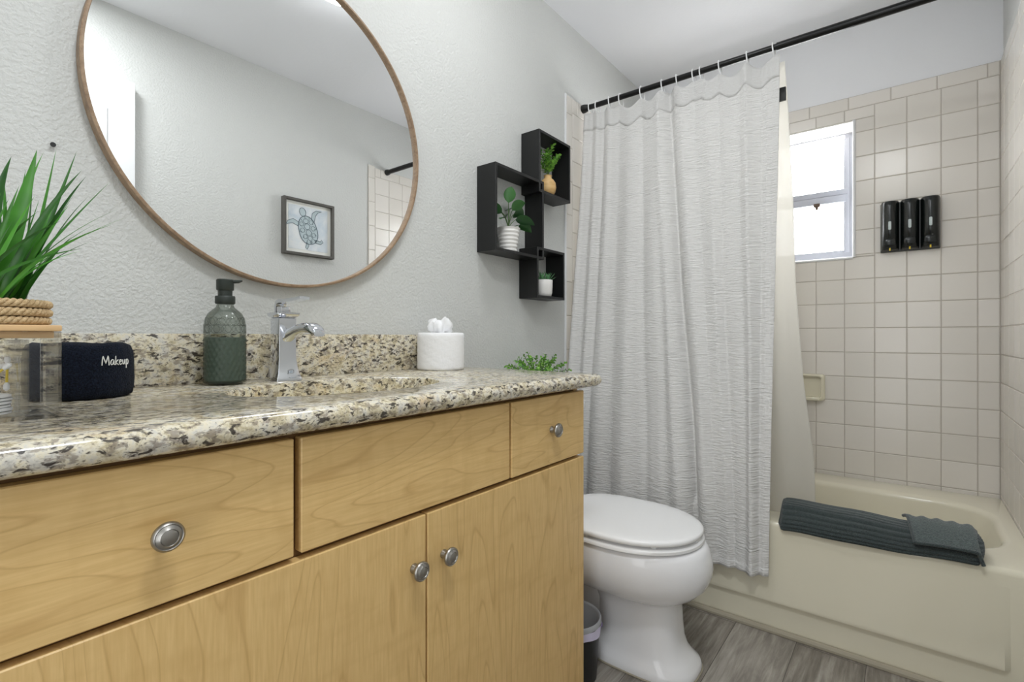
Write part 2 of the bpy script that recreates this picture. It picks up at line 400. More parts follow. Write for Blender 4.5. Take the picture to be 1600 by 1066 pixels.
# window with tiled reveal
b = B(); t = B()
fx0, fx1 = 2.838, 2.872
box(b, fx0, fx1, WY0, WY1, WZ1-.012, WZ1); box(b, fx0, fx1, WY0, WY1, WZ0, WZ0+.055); box(b, fx0, fx1, WY0, WY0+.042, WZ0+.055, WZ1-.012); box(b, fx0, fx1, WY1-.042, WY1, WZ0+.055, WZ1-.012)
win = link('window_1', b, ALU, None, 30); tag(win, 'small two-sash window of obscured glass, bright with daylight', 'window', None, 'structure')
b = B(); box(b, fx0-.006, fx1-.01, WY0+.03, WY1-.03, 1.675, 1.702, .003); box(b, fx0-.016, fx1-.012, WY0+.036, WY1-.036, 1.638, 1.672, .003)
link('meeting_rail', b, ALU, win)
b = B(); box(b, fx0-.004, fx1-.01, WY0+.0225, WY0+.046, 1.40, 1.94, .003); link('sash_stile', b, ALU, win)
b = B(); box(b, fx0+.010, fx0+.016, WY0+.03, WY1-.03, 1.70, WZ1-.008); link('pane', b, PANEM, win)
b = B(); box(b, fx0+.004, fx0+.010, WY0+.03, WY1-.03, 1.405, 1.66); link('pane', b, PANEM, win)
b = B(); box(b, fx0-.026, fx0-.014, .325, .352, 1.626, 1.644, .003); box(b, fx0-.024, fx0-.016, .333, .345, 1.614, 1.628, .002); link('latch', b, simple('dirty_bronze', srgb(88, 74, 64), .5, .6), win)
b = B(); r_ = []
ys = cuts(WY0, WY1, WY0, TY)
for a0, a1 in zip(ys, ys[1:]): r_.append((2.70, fx0, a0, a1))
tiles(b, r_, lambda a, b_, d: (a, b_, WZ1-.0005-d*.7))
rv = link('reveal_tiles', b, simple('white_glazed_tile', srgb(238, 234, 228), .2), win, None)
b = B(); box(b, 2.70, fx0, WY0-.008, WY0+.001, WZ0, WZ1); box(b, 2.70, fx0, WY1-.001, WY1+.008, WZ0, WZ1); box(b, 2.70, fx0, WY0, WY1, WZ0-.008, WZ0+.001)
link('reveal', b, WHITE_PAINT, win, None)
b = B(); 
for q in ((WY0-.004, WZ0, WZ1),): tube(b, [(2.699, q[0], q[1]), (2.699, q[0], q[2])], .006, 8)
tube(b, [(2.699, WY0, WZ0-.003), (2.699, WY1, WZ0-.003)], .006, 8)
link('caulk_bead', b, WHITE_PAINT, win)
# door leaf folded back against the right wall
b = B(); box(b, -.10, .686, YR+.012, YR+.047, .012, 2.095, .003)
door = link('door_1', b, WHITE_PAINT, None, 30); tag(door, 'white panel door folded back against the wall, seen in the mirror', 'door', None, 'structure')
for x0, x1 in ((0.0, .26), (.33, .59)):
    for z0, z1 in ((.2, .85), (1.0, 1.62), (1.72, 1.96)):
        b = B(); box(b, x0, x1, YR+.044, YR+.053, z0, z1, .006); link('panel', b, WHITE_PAINT, door)
b = B(); box(b, .69, 1.87, YR, YR+.012, 0, .085, .004); tag(link('baseboard_right', b, WHITE_PAINT), 'white baseboard along the wall opposite the vanity', 'baseboard', None, 'structure')
b = B(); box(b, 1.21, 1.872, YL-.012, YL, 0, .085, .004); tag(link('baseboard_left', b, WHITE_PAINT), 'white baseboard behind the toilet', 'baseboard', None, 'structure')
b = B(); tube(b, [(1.869, YR+.002, .006), (1.869, 1.197, .006)], .0115, 10)
tag(link('trim_2', b, CAULK), 'beige caulk strip where the bathtub meets the floor', 'trim', None, 'structure')
# ceiling lamp (just out of the frame, its rim shows in the mirror)
lamp = thing('ceiling_lamp', 'round white opal ceiling lamp whose rim shows at the top of the mirror', 'lamp', (1.13, .64, H))
b = B(); lathe(b, [(.155, H-.022), (.16, H-.018), (.16, H)], 1.13, .64, 48); link('base', b, WHITE_PAINT, lamp)
b = B(); lathe(b, [(.004, H-.085), (.05, H-.082), (.095, H-.07), (.13, H-.048), (.145, H-.022)], 1.13, .64, 48); link('glass_dome', b, DOMEM, lamp)

# ------------------------------------------------------------------ bathtub
X0, X1, Y0, Y1, RZ = 1.88, 2.700, -.289, 1.191, .371
tub = thing('bathtub', 'bone coloured alcove bathtub with a recessed apron line', 'bathtub', (2.29, .45, 0))
cx, cy, hx, hy = (X0+X1)/2, (Y0+Y1)/2, (X1-X0)/2, (Y1-Y0)/2
bx, by = 2.275, .455; bhx, bhy = .268, .70
b = B(); R = []
R.append(rrect(cx, cy, hx, hy, .004, .0, 8)); R.append(rrect(cx, cy, hx, hy, .004, RZ-.016, 8))
for k in range(1, 6):
    a = PI/2*k/5; R.append(rrect(cx, cy, hx-.016*(1-math.cos(a)), hy-.0*(1-math.cos(a)), .006, RZ-.016+.016*math.sin(a), 8))
R.append(rrect(bx, by, bhx+.012, bhy+.012, .17, RZ+.001, 8))
for k in range(1, 6):
    a = PI/2*k/5; R.append(rrect(bx, by, bhx+.012-.022*math.sin(a), bhy+.012-.022*math.sin(a), .165, RZ-.022*(1-math.cos(a)), 8))
for t_, dz in ((.3, .10), (.6, .2), (.85, .275), (1, .295)):
    R.append(rrect(bx, by, bhx-.01-.045*t_, bhy-.01-.10*t_, .155, RZ-.022-dz, 8))
R.append(rrect(bx, by, bhx-.10, bhy-.17, .12, .045, 8))
loft(b, R, False, True); link('shell', b, TUB, tub, 50)
# raised apron panel: thickest along its lower edge, fading out upwards
b = B(); prof = [(.0, .335), (.004, .25), (.009, .17), (.0145, .116), (.0150, .108), (.0140, .1035), (.0, .0975)]
rows = []
for (d, z) in prof: rows.append([(X0-d*(1 if -.21 < y < 1.11 else 0)+.0005, y, z) for y in (-.24, -.222, -.2085, .1, .4, .8, 1.108, 1.12, 1.14)])
loft(b, rows, False, False, False); link('apron_panel', b, TUB, tub, 40)
b = B(); lathe(b, [(.03, .045), (.03, .048), (.012, .050)], bx, .95, 24); link('drain', b, CHROME, tub)

# bath mat folded over the rim
mat_t = thing('bath_towel', 'dark charcoal green ribbed bath mat folded on the bathtub rim', 'towel', (1.935, .085, RZ))
b = B(); R = []; N = 240
for i in range(61):
    t_ = i/60; y = .335-t_*.503; end = min(1, min(t_, 1-t_)/.035); sc = .80+.20*math.sqrt(max(0, 1-(1-end)**2))
    sag = .003*math.sin(t_*7)+.002*math.sin(t_*15+1); ring = []
    for k in range(N):
        a = 2*PI*k/N; c_, s_ = math.cos(a), math.sin(a)
        x = math.copysign(abs(c_)**.80, c_)*.074; z = math.copysign(abs(s_)**.86, s_)*.027
        rib = .0052*abs(math.sin(a*13+.3*math.sin(t_*6)))**.7 if s_ > -.35 else 0
        x *= sc; z *= sc; x += c_*rib; z += s_*rib
        X = 1.940+x+.004*t_+.002*math.sin(t_*11); Z = .402+z+sag
        if X < 1.905: Z -= (1.905-X)*(1.0-.45*t_)
        ring.append((X, y+.004*math.sin(a*2)*(1-end), max(Z, RZ+.0015) if X > 1.8785 else Z))
    R.append(ring)
loft(b, R); link('rolled_body', b, TERRY, mat_t, 80)
b = B(); nu, nv = 30, 12; g = []
for lay in (0, 1):
    rows = []
    for i in range(nu+1):
        s_ = i/nu; row = []
        for j in range(nv+1):
            q = j/nv; p = bez((2.006, 0, .430), (1.955, 0, .456), (1.8645-.004*s_, 0, .398+.006*s_), q)
            p.y = .006-.028*q*(1-s_)-.172*s_+.004*math.sin(q*6)*(s_-.5)
            p.z += .0035*math.sin(s_*30+q*2)*(1-q)**2+.003*math.sin(s_*3)+(.007 if lay else 0); p.x -= (.003 if lay else 0)*q
            if s_ > .93: p.z -= .35*(s_-.93)*(.3+q)
            row.append(p)
        rows.append(row)
    g.append(rows)
V = [[[b.verts.new(p) for p in r] for r in l] for l in g]
for i in range(nu):
    for j in range(nv):
        b.faces.new((V[0][i][j], V[0][i+1][j], V[0][i+1][j+1], V[0][i][j+1])); b.faces.new((V[1][i][j], V[1][i][j+1], V[1][i+1][j+1], V[1][i+1][j]))
    for j in (0, nv): b.faces.new((V[0][i][j], V[1][i][j], V[1][i+1][j], V[0][i+1][j]))
for j in range(nv):
    for i in (0, nu): b.faces.new((V[0][i][j], V[0][i][j+1], V[1][i][j+1], V[1][i][j]))
fl = link('folded_corner', b, terry('charcoal_green_flat', srgb(58, 68, 68), srgb(88, 100, 98)), mat_t, 70); fl['label'] = 'smoother reverse side of the turned-over corner'
b = B(); tube(b, [Vector(g[1][0][j])+Vector((0, 0, -.003)) for j in range(nv)]+[Vector(g[1][i][nv])+Vector((0, 0, -.003)) for i in range(nu+1)], .0048, 8); link('hem', b, TERRY, fl)

# soap dish and dispensers on the window wall
sd = thing('soap_dish', 'bone ceramic soap dish set in the tiles under the window', 'soap dish', (2.70, .37, .765))
b = B(); R = []
for (h, r, d) in ((.080, .012, 0), (.080, .014, .02), (.076, .014, .027), (.070, .014, .029), (.065, .013, .026), (.062, .012, .008)):
    R.append([(2.701-d, p[0]+0, p[1]) for p in rrect(.371, .765, h, h*.77 if h > .07 else h*.77-.0, r, 0, 6)])
loft(b, R); link('body', b, BONE, sd, 40)
b = B(); box(b, 2.665, 2.70, .309, .433, .704, .720, .005); link('lip', b, BONE, sd)
dr = thing('soap_dispenser', 'row of three glossy black soap dispensers on the tiled wall', 'soap dispenser', (2.70, -.013, 1.47))
b = B(); box(b, 2.684, 2.700, -.112, .086, 1.362, 1.572, .004); link('back_plate', b, simple('grey_plate', srgb(70, 72, 72), .4), dr)
for i, yc_ in enumerate((.0525, -.0135, -.0795)):
    b = B(); R = []
    for z, dep, wd in ((1.366, .022, .029), (1.370, .030, .0305), (1.392, .036, .031), (1.412, .042, .031), (1.424, .050, .031), (1.45, .053, .031), (1.55, .053, .031), (1.566, .050, .031), (1.572, .044, .030)):
        ring = []
        for k in range(17):
            a = PI*k/16; ring.append((2.684-dep*math.sin(a)**.7, yc_+wd*math.cos(a), z))
        R.append(ring)
    loft(b, R); ch = link('chamber', b, DISP, dr, 40)
    b = B(); R = [[(2.6345-d, q[0], q[1]) for q in rrect(yc_, 1.467, h, .018+h-.005, h*.95, 0, 6)] for d, h in ((-.006, .005), (.0035, .005), (.0045, .004))]
    loft(b, R); link('level_window', b, CLEARWIN, ch)
    b = B(); R = [[(2.662-d, q[0], q[1]) for q in rrect(yc_, 1.398, .019-e, .016-e, .013-e, 0, 6)] for d, e in ((0, 0), (.020, .0), (.022, .003))]
    loft(b, R); link('push_button', b, DISP, ch)
    b = B(); tube(b, [(2.648, yc_, 1.374), (2.648, yc_, 1.363)], .0028, 10); link('nozzle', b, YELLOW, ch)

# ------------------------------------------------------------------ curtain, liner, rod, rings
rod = thing('curtain_rod', 'black tension rod across the bathtub opening', 'curtain rod', (2.047, .45, 2.067))
b = B(); tube(b, [(2.047, 1.188, 2.067), (2.047, .33, 2.067)], .0118, 20); link('thin_tube', b, BLACKMETAL, rod)
b = B(); tube(b, [(2.047, .372, 2.067), (2.047, -.284, 2.067)], .0145, 20); link('thick_tube', b, BLACKMETAL, rod)
b = B(); tube(b, [(2.047, 1.1915, 2.067), (2.047, 1.18, 2.067), (2.047, 1.165, 2.067), (2.047, 1.16, 2.067)], [.019, .019, .015, .0125], 20); link('end_cap', b, BLACK, rod)
b = B(); tube(b, [(2.047, -.2895, 2.067), (2.047, -.278, 2.067), (2.047, -.262, 2.067), (2.047, -.257, 2.067)], [.019, .019, .0155, .014], 20); link('end_cap', b, BLACK, rod)
RY = [1.150, 1.112, 1.052, .996, .897, .805, .743, .674, .644, .573, .472, .382]
ORD = ['first', 'second', 'third', 'fourth', 'fifth', 'sixth', 'seventh', 'eighth', 'ninth', 'tenth', 'eleventh', 'twelfth']
ring0 = None
for i, y in enumerate(RY):
    lab = 'white plastic curtain ring on the black rod, %s from the mirror wall' % ORD[i]
    if ring0 is None:
        b = B(); pts = [(2.047+.0185*math.cos(2*PI*k/28), y+.004*math.sin(2*PI*k/28), 2.052+.0325*math.sin(2*PI*k/28)) for k in range(28)]
        tube(b, pts, .0024, 8, True); ring0 = single('curtain_ring', b, simple('white_ring_plastic', srgb(240, 240, 240), .35), lab, 'curtain ring', (2.047, y, 2.052), 'shower curtain rings')
    else:
        o = ring0.copy(); C.objects.link(o); o.location = (2.047, y, 2.052); o['label'] = lab
        o.rotation_euler = (0, 0, random.Random(i).uniform(-.25, .25))
def ztop(y):
    z = 2.030
    for a, c_ in zip(RY, RY[1:]):
        if c_ <= y <= a:
            t_ = (a-y)/(a-c_); gap = a-c_; z -= min(.034, max(.003, (gap-.035)*.5))*math.sin(PI*t_)**1.3
    return z
def smooth(a, b_, x):
    t_ = max(0, min(1, (x-a)/(b_-a))); return t_*t_*(3-2*t_)
FOLDS = [(.01, .01, .012, .015, .5), (.055, .05, .012, .018, -.35), (.085, .09, .012, .02, .4), (.125, .14, .010, .018, -.5), (.16, .20, .014, .03, .45), (.215, .27, .018, .03, -.3), (.275, .36, .03, .04, .5),
         (.345, .47, .02, .022, -.45), (.40, .55, .025, .03, .35), (.435, .635, .022, .030, .75), (.492, .705, .020, .020, -1.5), (.555, .765, .030, .028, .8), (.62, .80, .016, .014, -.2), (.68, .845, .022, .02, .4), (.735, .862, .016, .014, -.35), (.80, .895, .02, .02, .15), (.86, .945, .022, .016, .95), (.925, .968, .018, .010, -.5), (.965, 1.0, .016, .014, -.35)]
def curtain_pt(u, q):
    """u across from the mirror wall, q from top 0 to hem 1"""
    y = 1.172-u*.812
    zt = ztop(max(min(y, RY[0]), RY[-1])); z = zt+(.198-zt)*q
    base = 2.031-.10*smooth(0, 1, q)-.096*q
    amp = .016+.010*smooth(.05, .8, q)
    f = 0
    for c0, c1, w0, w1, a in FOLDS:
        k = smooth(0, 1, q)*.55+q*.45; c_ = c0+(c1-c0)*k; wd = (w0+(w1-w0)*k)
        f += a*math.exp(-((u-c_)/wd)**2)
    f += .10*math.sin(u*41+2.5*math.sin(q*3.1))+.10*math.sin(u*17+q*4)+.05*math.sin(q*19+u*7)
    y += .0045*math.sin(u*31+q*4)*q*(1-smooth(.93, 1, u))
    x = base-amp*f
    if z < .47: x = min(x, 1.868+.10*smooth(.375, .47, z))
    return (x, y, z)
def cloth(name, mat, fn, nu, nz, parent=None):
    bm = B(); V = [[bm.verts.new(fn(i/nu, j/nz)) for i in range(nu+1)] for j in range(nz+1)]
    for j in range(nz):
        for i in range(nu): bm.faces.new((V[j][i], V[j][i+1], V[j+1][i+1], V[j+1][i]))
    o = link(name, bm, mat, parent, 180)
    md = o.modifiers.new('thickness', 'SOLIDIFY'); md.thickness = .0016; md.offset = 0
    return o
cur = thing('shower_curtain', 'white crinkled cotton shower curtain hanging outside the bathtub', 'curtain', (1.95, .76, .2))
cloth('cloth', CURTAIN, curtain_pt, 280, 110, cur)
def hemband(u, q): p = curtain_pt(u, q*.045); return (p[0]-.0013, p[1], p[2])
cloth('top_band', fabric('curtain_header_cloth', srgb(238, 237, 235), .25, 60, 190, .5), hemband, 280, 6, cur)
def hem2(u, q): p = curtain_pt(u, .987+q*.0135); return (p[0]-.0016, p[1], p[2])
cloth('bottom_hem', CURTAIN, hem2, 280, 3, cur)
lin = thing('shower_liner', 'frosted white shower liner hanging inside the bathtub behind the curtain', 'curtain', (2.09, .7, .16))
LE = [(2.03, .352), (1.84, .3415), (1.46, .325), (1.2, .3185), (.83, .294), (.70, .2795), (.55, .2635), (.39, .2596), (.1, .258)]
def liner_pt(u, q):
    z = 2.02-(2.02-.17)*q
    for (za, ea), (zb, eb) in zip(LE, LE[1:]):
        if zb <= z <= za: e = ea+(eb-ea)*(za-z)/(za-zb)
    y = 1.15+(e-1.15)*u
    f = math.sin(u*46+q*1.5)*.011+.008*math.sin(u*21+2)
    return (2.068+.05*q+f*(.5+.5*q)*(1-.6*smooth(.85, 1, u))+.008*math.sin(q*9)*smooth(.8, 1, u)+.008, y, z)
cloth('sheet', LINER, liner_pt, 160, 60, lin)
b = B(); box(b, 2.066, 2.076, .3465, .388, 1.872, 1.922, .002); o = link('tab', b, BLACK, lin); o['label'] = 'black square tab on the liner edge'

# ------------------------------------------------------------------ vanity
CX0, CX1, CF = .035, 1.174, .68      # cabinet ends and face plane
van = thing('vanity_cabinet', 'pale maple vanity cabinet with slab doors and drawers', 'cabinet', (.60, .93, 0))
b = B(); box(b, CX0, CX1-.02, CF+.02, CF+.03, .09, .8652); box(b, CX0, CX0+.018, CF+.03, 1.198, .09, .8652); box(b, CX0+.018, CX1-.02, 1.188, 1.198, .09, .8652)
box(b, CX0+.018, CX1-.02, CF+.03, 1.188, .09, .108); box(b, CX0+.02, CX1-.02, CF+.08, CF+.095, 0, .09); link('carcass', b, CARCASS, van, None)
b = B(); box(b, CX1-.018, CX1+.001, CF+.021, 1.198, .0, .8652, .001); link('side_panel', b, MAPLE_V, van)
def knob(par, x, z):
    b = B(); prof = [(.0001, -.0), (.0085, 0), (.0085, .003), (.0055, .007), (.0055, .012), (.009, .0155), (.0155, .017), (.017, .0195), (.0168, .0225), (.0145, .0245), (.0135, .0238), (.0115, .0250), (.0095, .0268), (.0088, .0258), (.006, .0272), (.0001, .0275)]
    rings = [[(x+r*math.cos(2*PI*k/36), CF-d, z+r*math.sin(2*PI*k/36)) for k in range(36)] for r, d in prof]
    loft(b, rings); return link('knob', b, NICKEL, par, 50)
def front(name, x0, x1, z0, z1, mat):
    b = B(); box(b, x0, x1, CF, CF+.019, z0, z1, .0014, 1); return link(name, b, mat, van)
d = front('drawer_front', .040, .364, .688, .855, MAPLE_H); knob(d, .204, .772)
front('false_front', .375, .854, .689, .855, MAPLE_H)
d = front('drawer_front', .862, CX1, .688, .855, MAPLE_H); knob(d, 1.018, .773)
d = front('door', .040, .6115, .062, .679, MAPLE_V); knob(d, .583, .592)
d = front('door', .616, CX1, .062, .679, MAPLE_V); knob(d, .655, .593)
# granite worktop with an oval cut-out
SX, SY, SA, SB = .595, .905, .222, .145
b = B(); n = 72
x0, x1, y0, y1 = -.03, 1.209, .645, 1.199
def rectpt(a):
    c_, s_ = math.cos(a), math.sin(a); k = min(((x1-SX if c_ > 0 else SX-x0)/abs(c_)) if abs(c_) > 1e-9 else 9e9, ((y1-SY if s_ > 0 else SY-y0)/abs(s_)) if abs(s_) > 1e-9 else 9e9)
    return SX+c_*k, SY+s_*k
angs = sorted([2*PI*k/n for k in range(n)]+[math.atan2(yy-SY, xx-SX) % (2*PI) for xx in (x0, x1) for yy in (y0, y1)])
def inset(p, dx):
    x = min(max(p[0], x0-0), x1-dx); y = max(p[1], y0+dx); return x, y
R = []
for a in [0]:
    pass
outer = [rectpt(a) for a in angs]
ell = lambda s_, z: [(SX+(SA+s_)*math.cos(a), SY+(SB+s_)*math.sin(a), z) for a in angs]
TOP, BOT = .900, .866
rad = .017
R.append(ell(0, BOT)); R.append([(p[0], p[1], BOT) for p in outer])
for k in range(0, 9):
    a = -PI/2+PI*k/8
    R.append([(*inset(p, rad*(1-math.cos(a))), BOT+rad+rad*math.sin(a)) for p in outer])
R.append(ell(.004, TOP)); R.append(ell(.001, TOP-.002)); R.append(ell(0, TOP-.006)); R.append(ell(0, BOT))
R[1] = [(*inset(p, rad), BOT) for p in outer]; R.pop(2)
loft(b, R, False, False); bmesh.ops.remove_doubles(b, verts=b.verts[:], dist=1e-6)
single('countertop', b, GRANITE, 'speckled beige granite worktop with a bullnose edge and oval sink hole', 'countertop', (.6, .92, BOT), smooth=40)
b = B(); box(b, -.03, 1.205, 1.18, 1.199, TOP, 1.006, .0015)
single('backsplash', b, GRANITE, 'low speckled granite backsplash strip under the mirror', 'backsplash', (.6, 1.19, TOP))
sink = thing('sink_basin', 'cream oval undermount basin in the granite worktop', 'sink', (SX, SY, .72))
b = B(); R = []
for s_, z in ((1.10, .8655), (1.10, .860), (1.015, .858), (1.0, .852), (.965, .81), (.88, .76), (.70, .73), (.4, .722), (.1, .720)):
    R.append([(SX+SA*s_*math.cos(2*PI*k/64), SY+SB*s_*math.sin(2*PI*k/64), z) for k in range(64)])
loft(b, R, False, True)
o = link('bowl', b, simple('cream_porcelain', srgb(236, 226, 190), .1), sink, 60)
md = o.modifiers.new('thickness', 'SOLIDIFY'); md.thickness = .006; md.offset = 1
b = B(); lathe(b, [(.024, .7205), (.024, .7225), (.018, .7245), (.004, .7245)], SX, SY, 28); link('drain', b, CHROME, sink)
# faucet
fa = thing('faucet', 'square chrome single-lever faucet behind the sink', 'faucet', (.57, 1.11, TOP))
fx, fy = .570, 1.112
b = B(); R = []
for hw, z in ((.029, TOP), (.029, TOP+.006), (.0275, TOP+.010), (.0245, TOP+.018), (.0225, TOP+.03), (.0205, TOP+.05), (.0200, TOP+.08), (.0205, TOP+.141)): R.append(rrect(fx, fy, hw, hw, .002, z, 3))
loft(b, R); link('body', b, CHROME, fa, 30)
b = B(); R = []
for hw, z in ((.017, TOP+.141), (.024, TOP+.146), (.026, TOP+.150), (.026, TOP+.153), (.015, TOP+.156)): R.append(rrect(fx, fy, hw, hw, .002, z, 3))
loft(b, R); link('collar', b, CHROME, fa, 30)
b = B(); box(b, fx-.0115, fx+.0115, fy-.012, fy+.010, TOP+.155, TOP+.168, .002)
R = []
path = [(fy+.016, TOP+.155, .004), (fy+.0155, TOP+.168, .0042), (fy+.012, TOP+.178, .0045), (fy+.002, TOP+.1805, .0045), (fy-.02, TOP+.180, .004), (fy-.05, TOP+.181, .0038), (fy-.092, TOP+.1835, .0032)]
pts = [Vector((fx, p[0], p[1])) for p in path]; fr = frames(pts)
for p, q, (t_, u_, v_) in zip(pts, path, fr):
    nrm = Vector((1, 0, 0)); o2 = t_.cross(nrm)
    R.append([p+nrm*sx*.0115+o2*sz*q[2] for sx, sz in ((-1, -1), (1, -1), (1, 1), (-1, 1))])
loft(b, R); link('lever', b, CHROME, fa, 30)
b = B(); R = []
path = [(fy-.015, .998, .012, .013), (fy-.04, 1.008, .011, .013), (fy-.07, 1.016, .0105, .0135), (fy-.10, 1.0195, .0105, .015), (fy-.125, 1.018, .011, .016), (fy-.143, 1.0115, .010, .015), (fy-.150, 1.006, .006, .012)]
for (y, z, hh, hw) in path: R.append([(fx+hw*math.copysign(abs(math.cos(a))**.6, math.cos(a)), y, z+hh*math.copysign(abs(math.sin(a))**.7, math.sin(a))) for a in [2*PI*k/24 for k in range(24)]])
loft(b, R); link('spout', b, CHROME, fa, 45)

# soap bottle
bx_, by_ = .4485, 1.118; sb = thing('soap_bottle', 'smoky green glass pump bottle of soap beside the faucet', 'soap bottle', (bx_, by_, TOP))
def dents(a, z):
    if z > .996 or z < .906: return 0
    r_ = (z-.9)/.0098; ph = (int(r_) % 2)*.5
    return .0009*math.cos(2*PI*(a/(2*PI)*22+ph))*math.sin(PI*(r_ % 1))
b = B(); prof = [(.030, TOP+.0005), (.0365, TOP+.0035)]+[(.0390, TOP+.006+k*.00245) for k in range(38)]+[(.0390, 1.0), (.0385, 1.003), (.0392, 1.008), (.039, 1.022), (.037, 1.035), (.032, 1.047), (.024, 1.055), (.0175, 1.0605), (.0155, 1.066), (.0155, 1.0785)]
lathe(b, prof, bx_, by_, 88, True, False, dents); link('glass_body', b, SMOKEDOT, sb, 60)
b = B(); lathe(b, [(.028, TOP+.004), (.0345, TOP+.008), (.0362, TOP+.010)]+[(.0368, TOP+.010+k*.00245) for k in range(36)]+[(.0362, .9985), (.002, .9985)], bx_, by_, 88, True, True, lambda a, z: 1.5*dents(a, z)); link('liquid_soap', b, LIQ, sb)
b = B()
for r_ in range(2):
    for k in range(11):
        a = 2*PI*(k+.5*r_)/11
        c_ = Vector((bx_+.0385*math.cos(a), by_+.0385*math.sin(a), 1.014+.014*r_)); 
        rr = .0385 if r_ == 0 else .0355
        pts = [(bx_+rr*math.cos(a+.26*math.cos(q)), by_+rr*math.sin(a+.26*math.cos(q)), 1.016+.0155*r_+.0085*math.sin(q)) for q in [2*PI*j/14 for j in range(14)]]
        tube(b, pts, .0007, 5, True)
link('glass_relief', b, thin_glass('smoky_relief_glass', (.88, .89, .88, 1), 1.5, .05), sb, 60)
b = B(); lathe(b, [(.0175, 1.068), (.0188, 1.070), (.0188, 1.083), (.0178, 1.0845), (.0135, 1.0845), (.0135, 1.096), (.0155, 1.0965), (.0165, 1.098), (.0165, 1.1175), (.015, 1.1195), (.002, 1.1195)], bx_, by_, 40)
pm = link('pump', b, PUMP, sb, 35)
b = B(); tube(b, [(bx_+.008, by_-.006, 1.1150), (bx_+.020, by_-.016, 1.1155), (bx_+.0225, by_-.018, 1.1165), (bx_+.0255, by_-.0205, 1.1170)], [.0042, .0036, .0028, .0018], 10); link('spout', b, PUMP, pm)

# tissue roll
tr = thing('tissue_roll', 'white toilet roll with a tissue pulled up through its middle', 'toilet roll', (1.054, 1.106, TOP))
b = B(); wob = lambda a, z: .0007*math.sin(9*a+z*240)+.0005*math.sin(17*a-z*310)
lathe(b, [(.02, TOP+.001), (.0655, TOP+.0005), (.069, TOP+.004)]+[(.0700, TOP+.008+k*.0084) for k in range(12)]+[(.0685, TOP+.1095), (.0655, TOP+.1115), (.024, TOP+.1115), (.022, TOP+.09)], 1.054, 1.106, 64, False, False, wob); link('roll', b, PAPER, tr, 60)
b = B(); rr = random.Random(4); R = []
for j, (rad_, z) in enumerate(((.021, 1.000), (.022, 1.011), (.029, 1.018), (.033, 1.028), (.033, 1.038), (.029, 1.047), (.023, 1.050), (.012, 1.040), (.004, 1.030))):
    R.append([(1.054+rad_*(1+.22*math.sin(5*a+j*.7)+.12*math.sin(9*a-j))*math.cos(a), 1.106+rad_*(1+.22*math.sin(5*a+j*.7)+.12*math.sin(9*a-j))*math.sin(a), z+(.006*math.sin(3*a+1.1)+.004*math.sin(7*a+j*.3))*(j/5 if j < 6 else 1)) for a in [2*PI*k/60 for k in range(60)]])
loft(b, R, False, True); link('tissue', b, PAPER, tr, 70)

# navy makeup towel, rolled
tx, ty = .206, 1.068; mk = thing('makeup_towel', 'navy terry makeup towel rolled into a short drum by the jar', 'towel', (tx, ty, TOP))
b = B(); R = []
for r_, z in ((.060, TOP+.0005), (.0675, TOP+.004), (.0700, TOP+.014), (.0705, TOP+.03), (.0700, TOP+.06), (.0690, TOP+.076), (.065, TOP+.086), (.058, TOP+.0895), (.045, TOP+.088), (.03, TOP+.0875), (.004, TOP+.0885)):
    R.append([(tx+(r_+(.0012*math.sin(38*a) if z < TOP+.014 else .0006*math.sin(23*a+z*500)))*math.cos(a), ty+(r_+.0006*math.sin(23*a+z*500))*math.sin(a), z+.0012*math.sin(5*a)*(z > TOP+.05)) for a in [2*PI*k/120 for k in range(120)]])
loft(b, R); mkb = link('roll', b, NAVY, mk, 70)
# embroidered word, strokes in (x along the girth, z) millimetres
W = [[(0, 0), (.5, 8), (1.5, 14), (5.5, 3), (9, 14.5), (10, 7), (10.5, 0)],
     [(18, 7.5), (15.5, 8.5), (13.5, 6), (13, 2.5), (14.5, .3), (17, 2), (18.2, 7.5), (18.3, 2), (19.5, .3)],
     [(21.5, 14), (21.3, 7), (21.5, 0)], [(26, 8), (21.6, 4.2), (26.5, 0)],
     [(28.3, 4), (32, 5.3), (31.6, 7.6), (29.7, 8), (28.3, 5), (28.6, 1.8), (30.5, .2), (33, 1.6)],
     [(34.5, 8), (34.8, 2.5), (36.3, .4), (38.6, 2.5), (39.5, 8), (39.3, 2.2), (40.5, .3)],
     [(43, 8), (43, -5.5)], [(43, 6.3), (45, 8.2), (47.5, 6.5), (48, 3.5), (46.6, .6), (44.2, .6), (43, 2.4)]]
b = B(); a_start = math.radians(-80)
for st in W:
    pts = []
    for (px, pz), (qx, qz) in zip(st, st[1:]):
        for k in range(4): pts.append((px+(qx-px)*k/4, pz+(qz-pz)*k/4))
    pts.append(st[-1])
    P3 = []
    for (px, pz) in pts:
        a = a_start+px*.92/1000/.0703; P3.append((tx+.0712*math.cos(a), ty+.0712*math.sin(a), TOP+.054+pz*1.05/1000))
    tube(b, P3, .0008, 6)
link('embroidery', b, EMB, mk, 60)

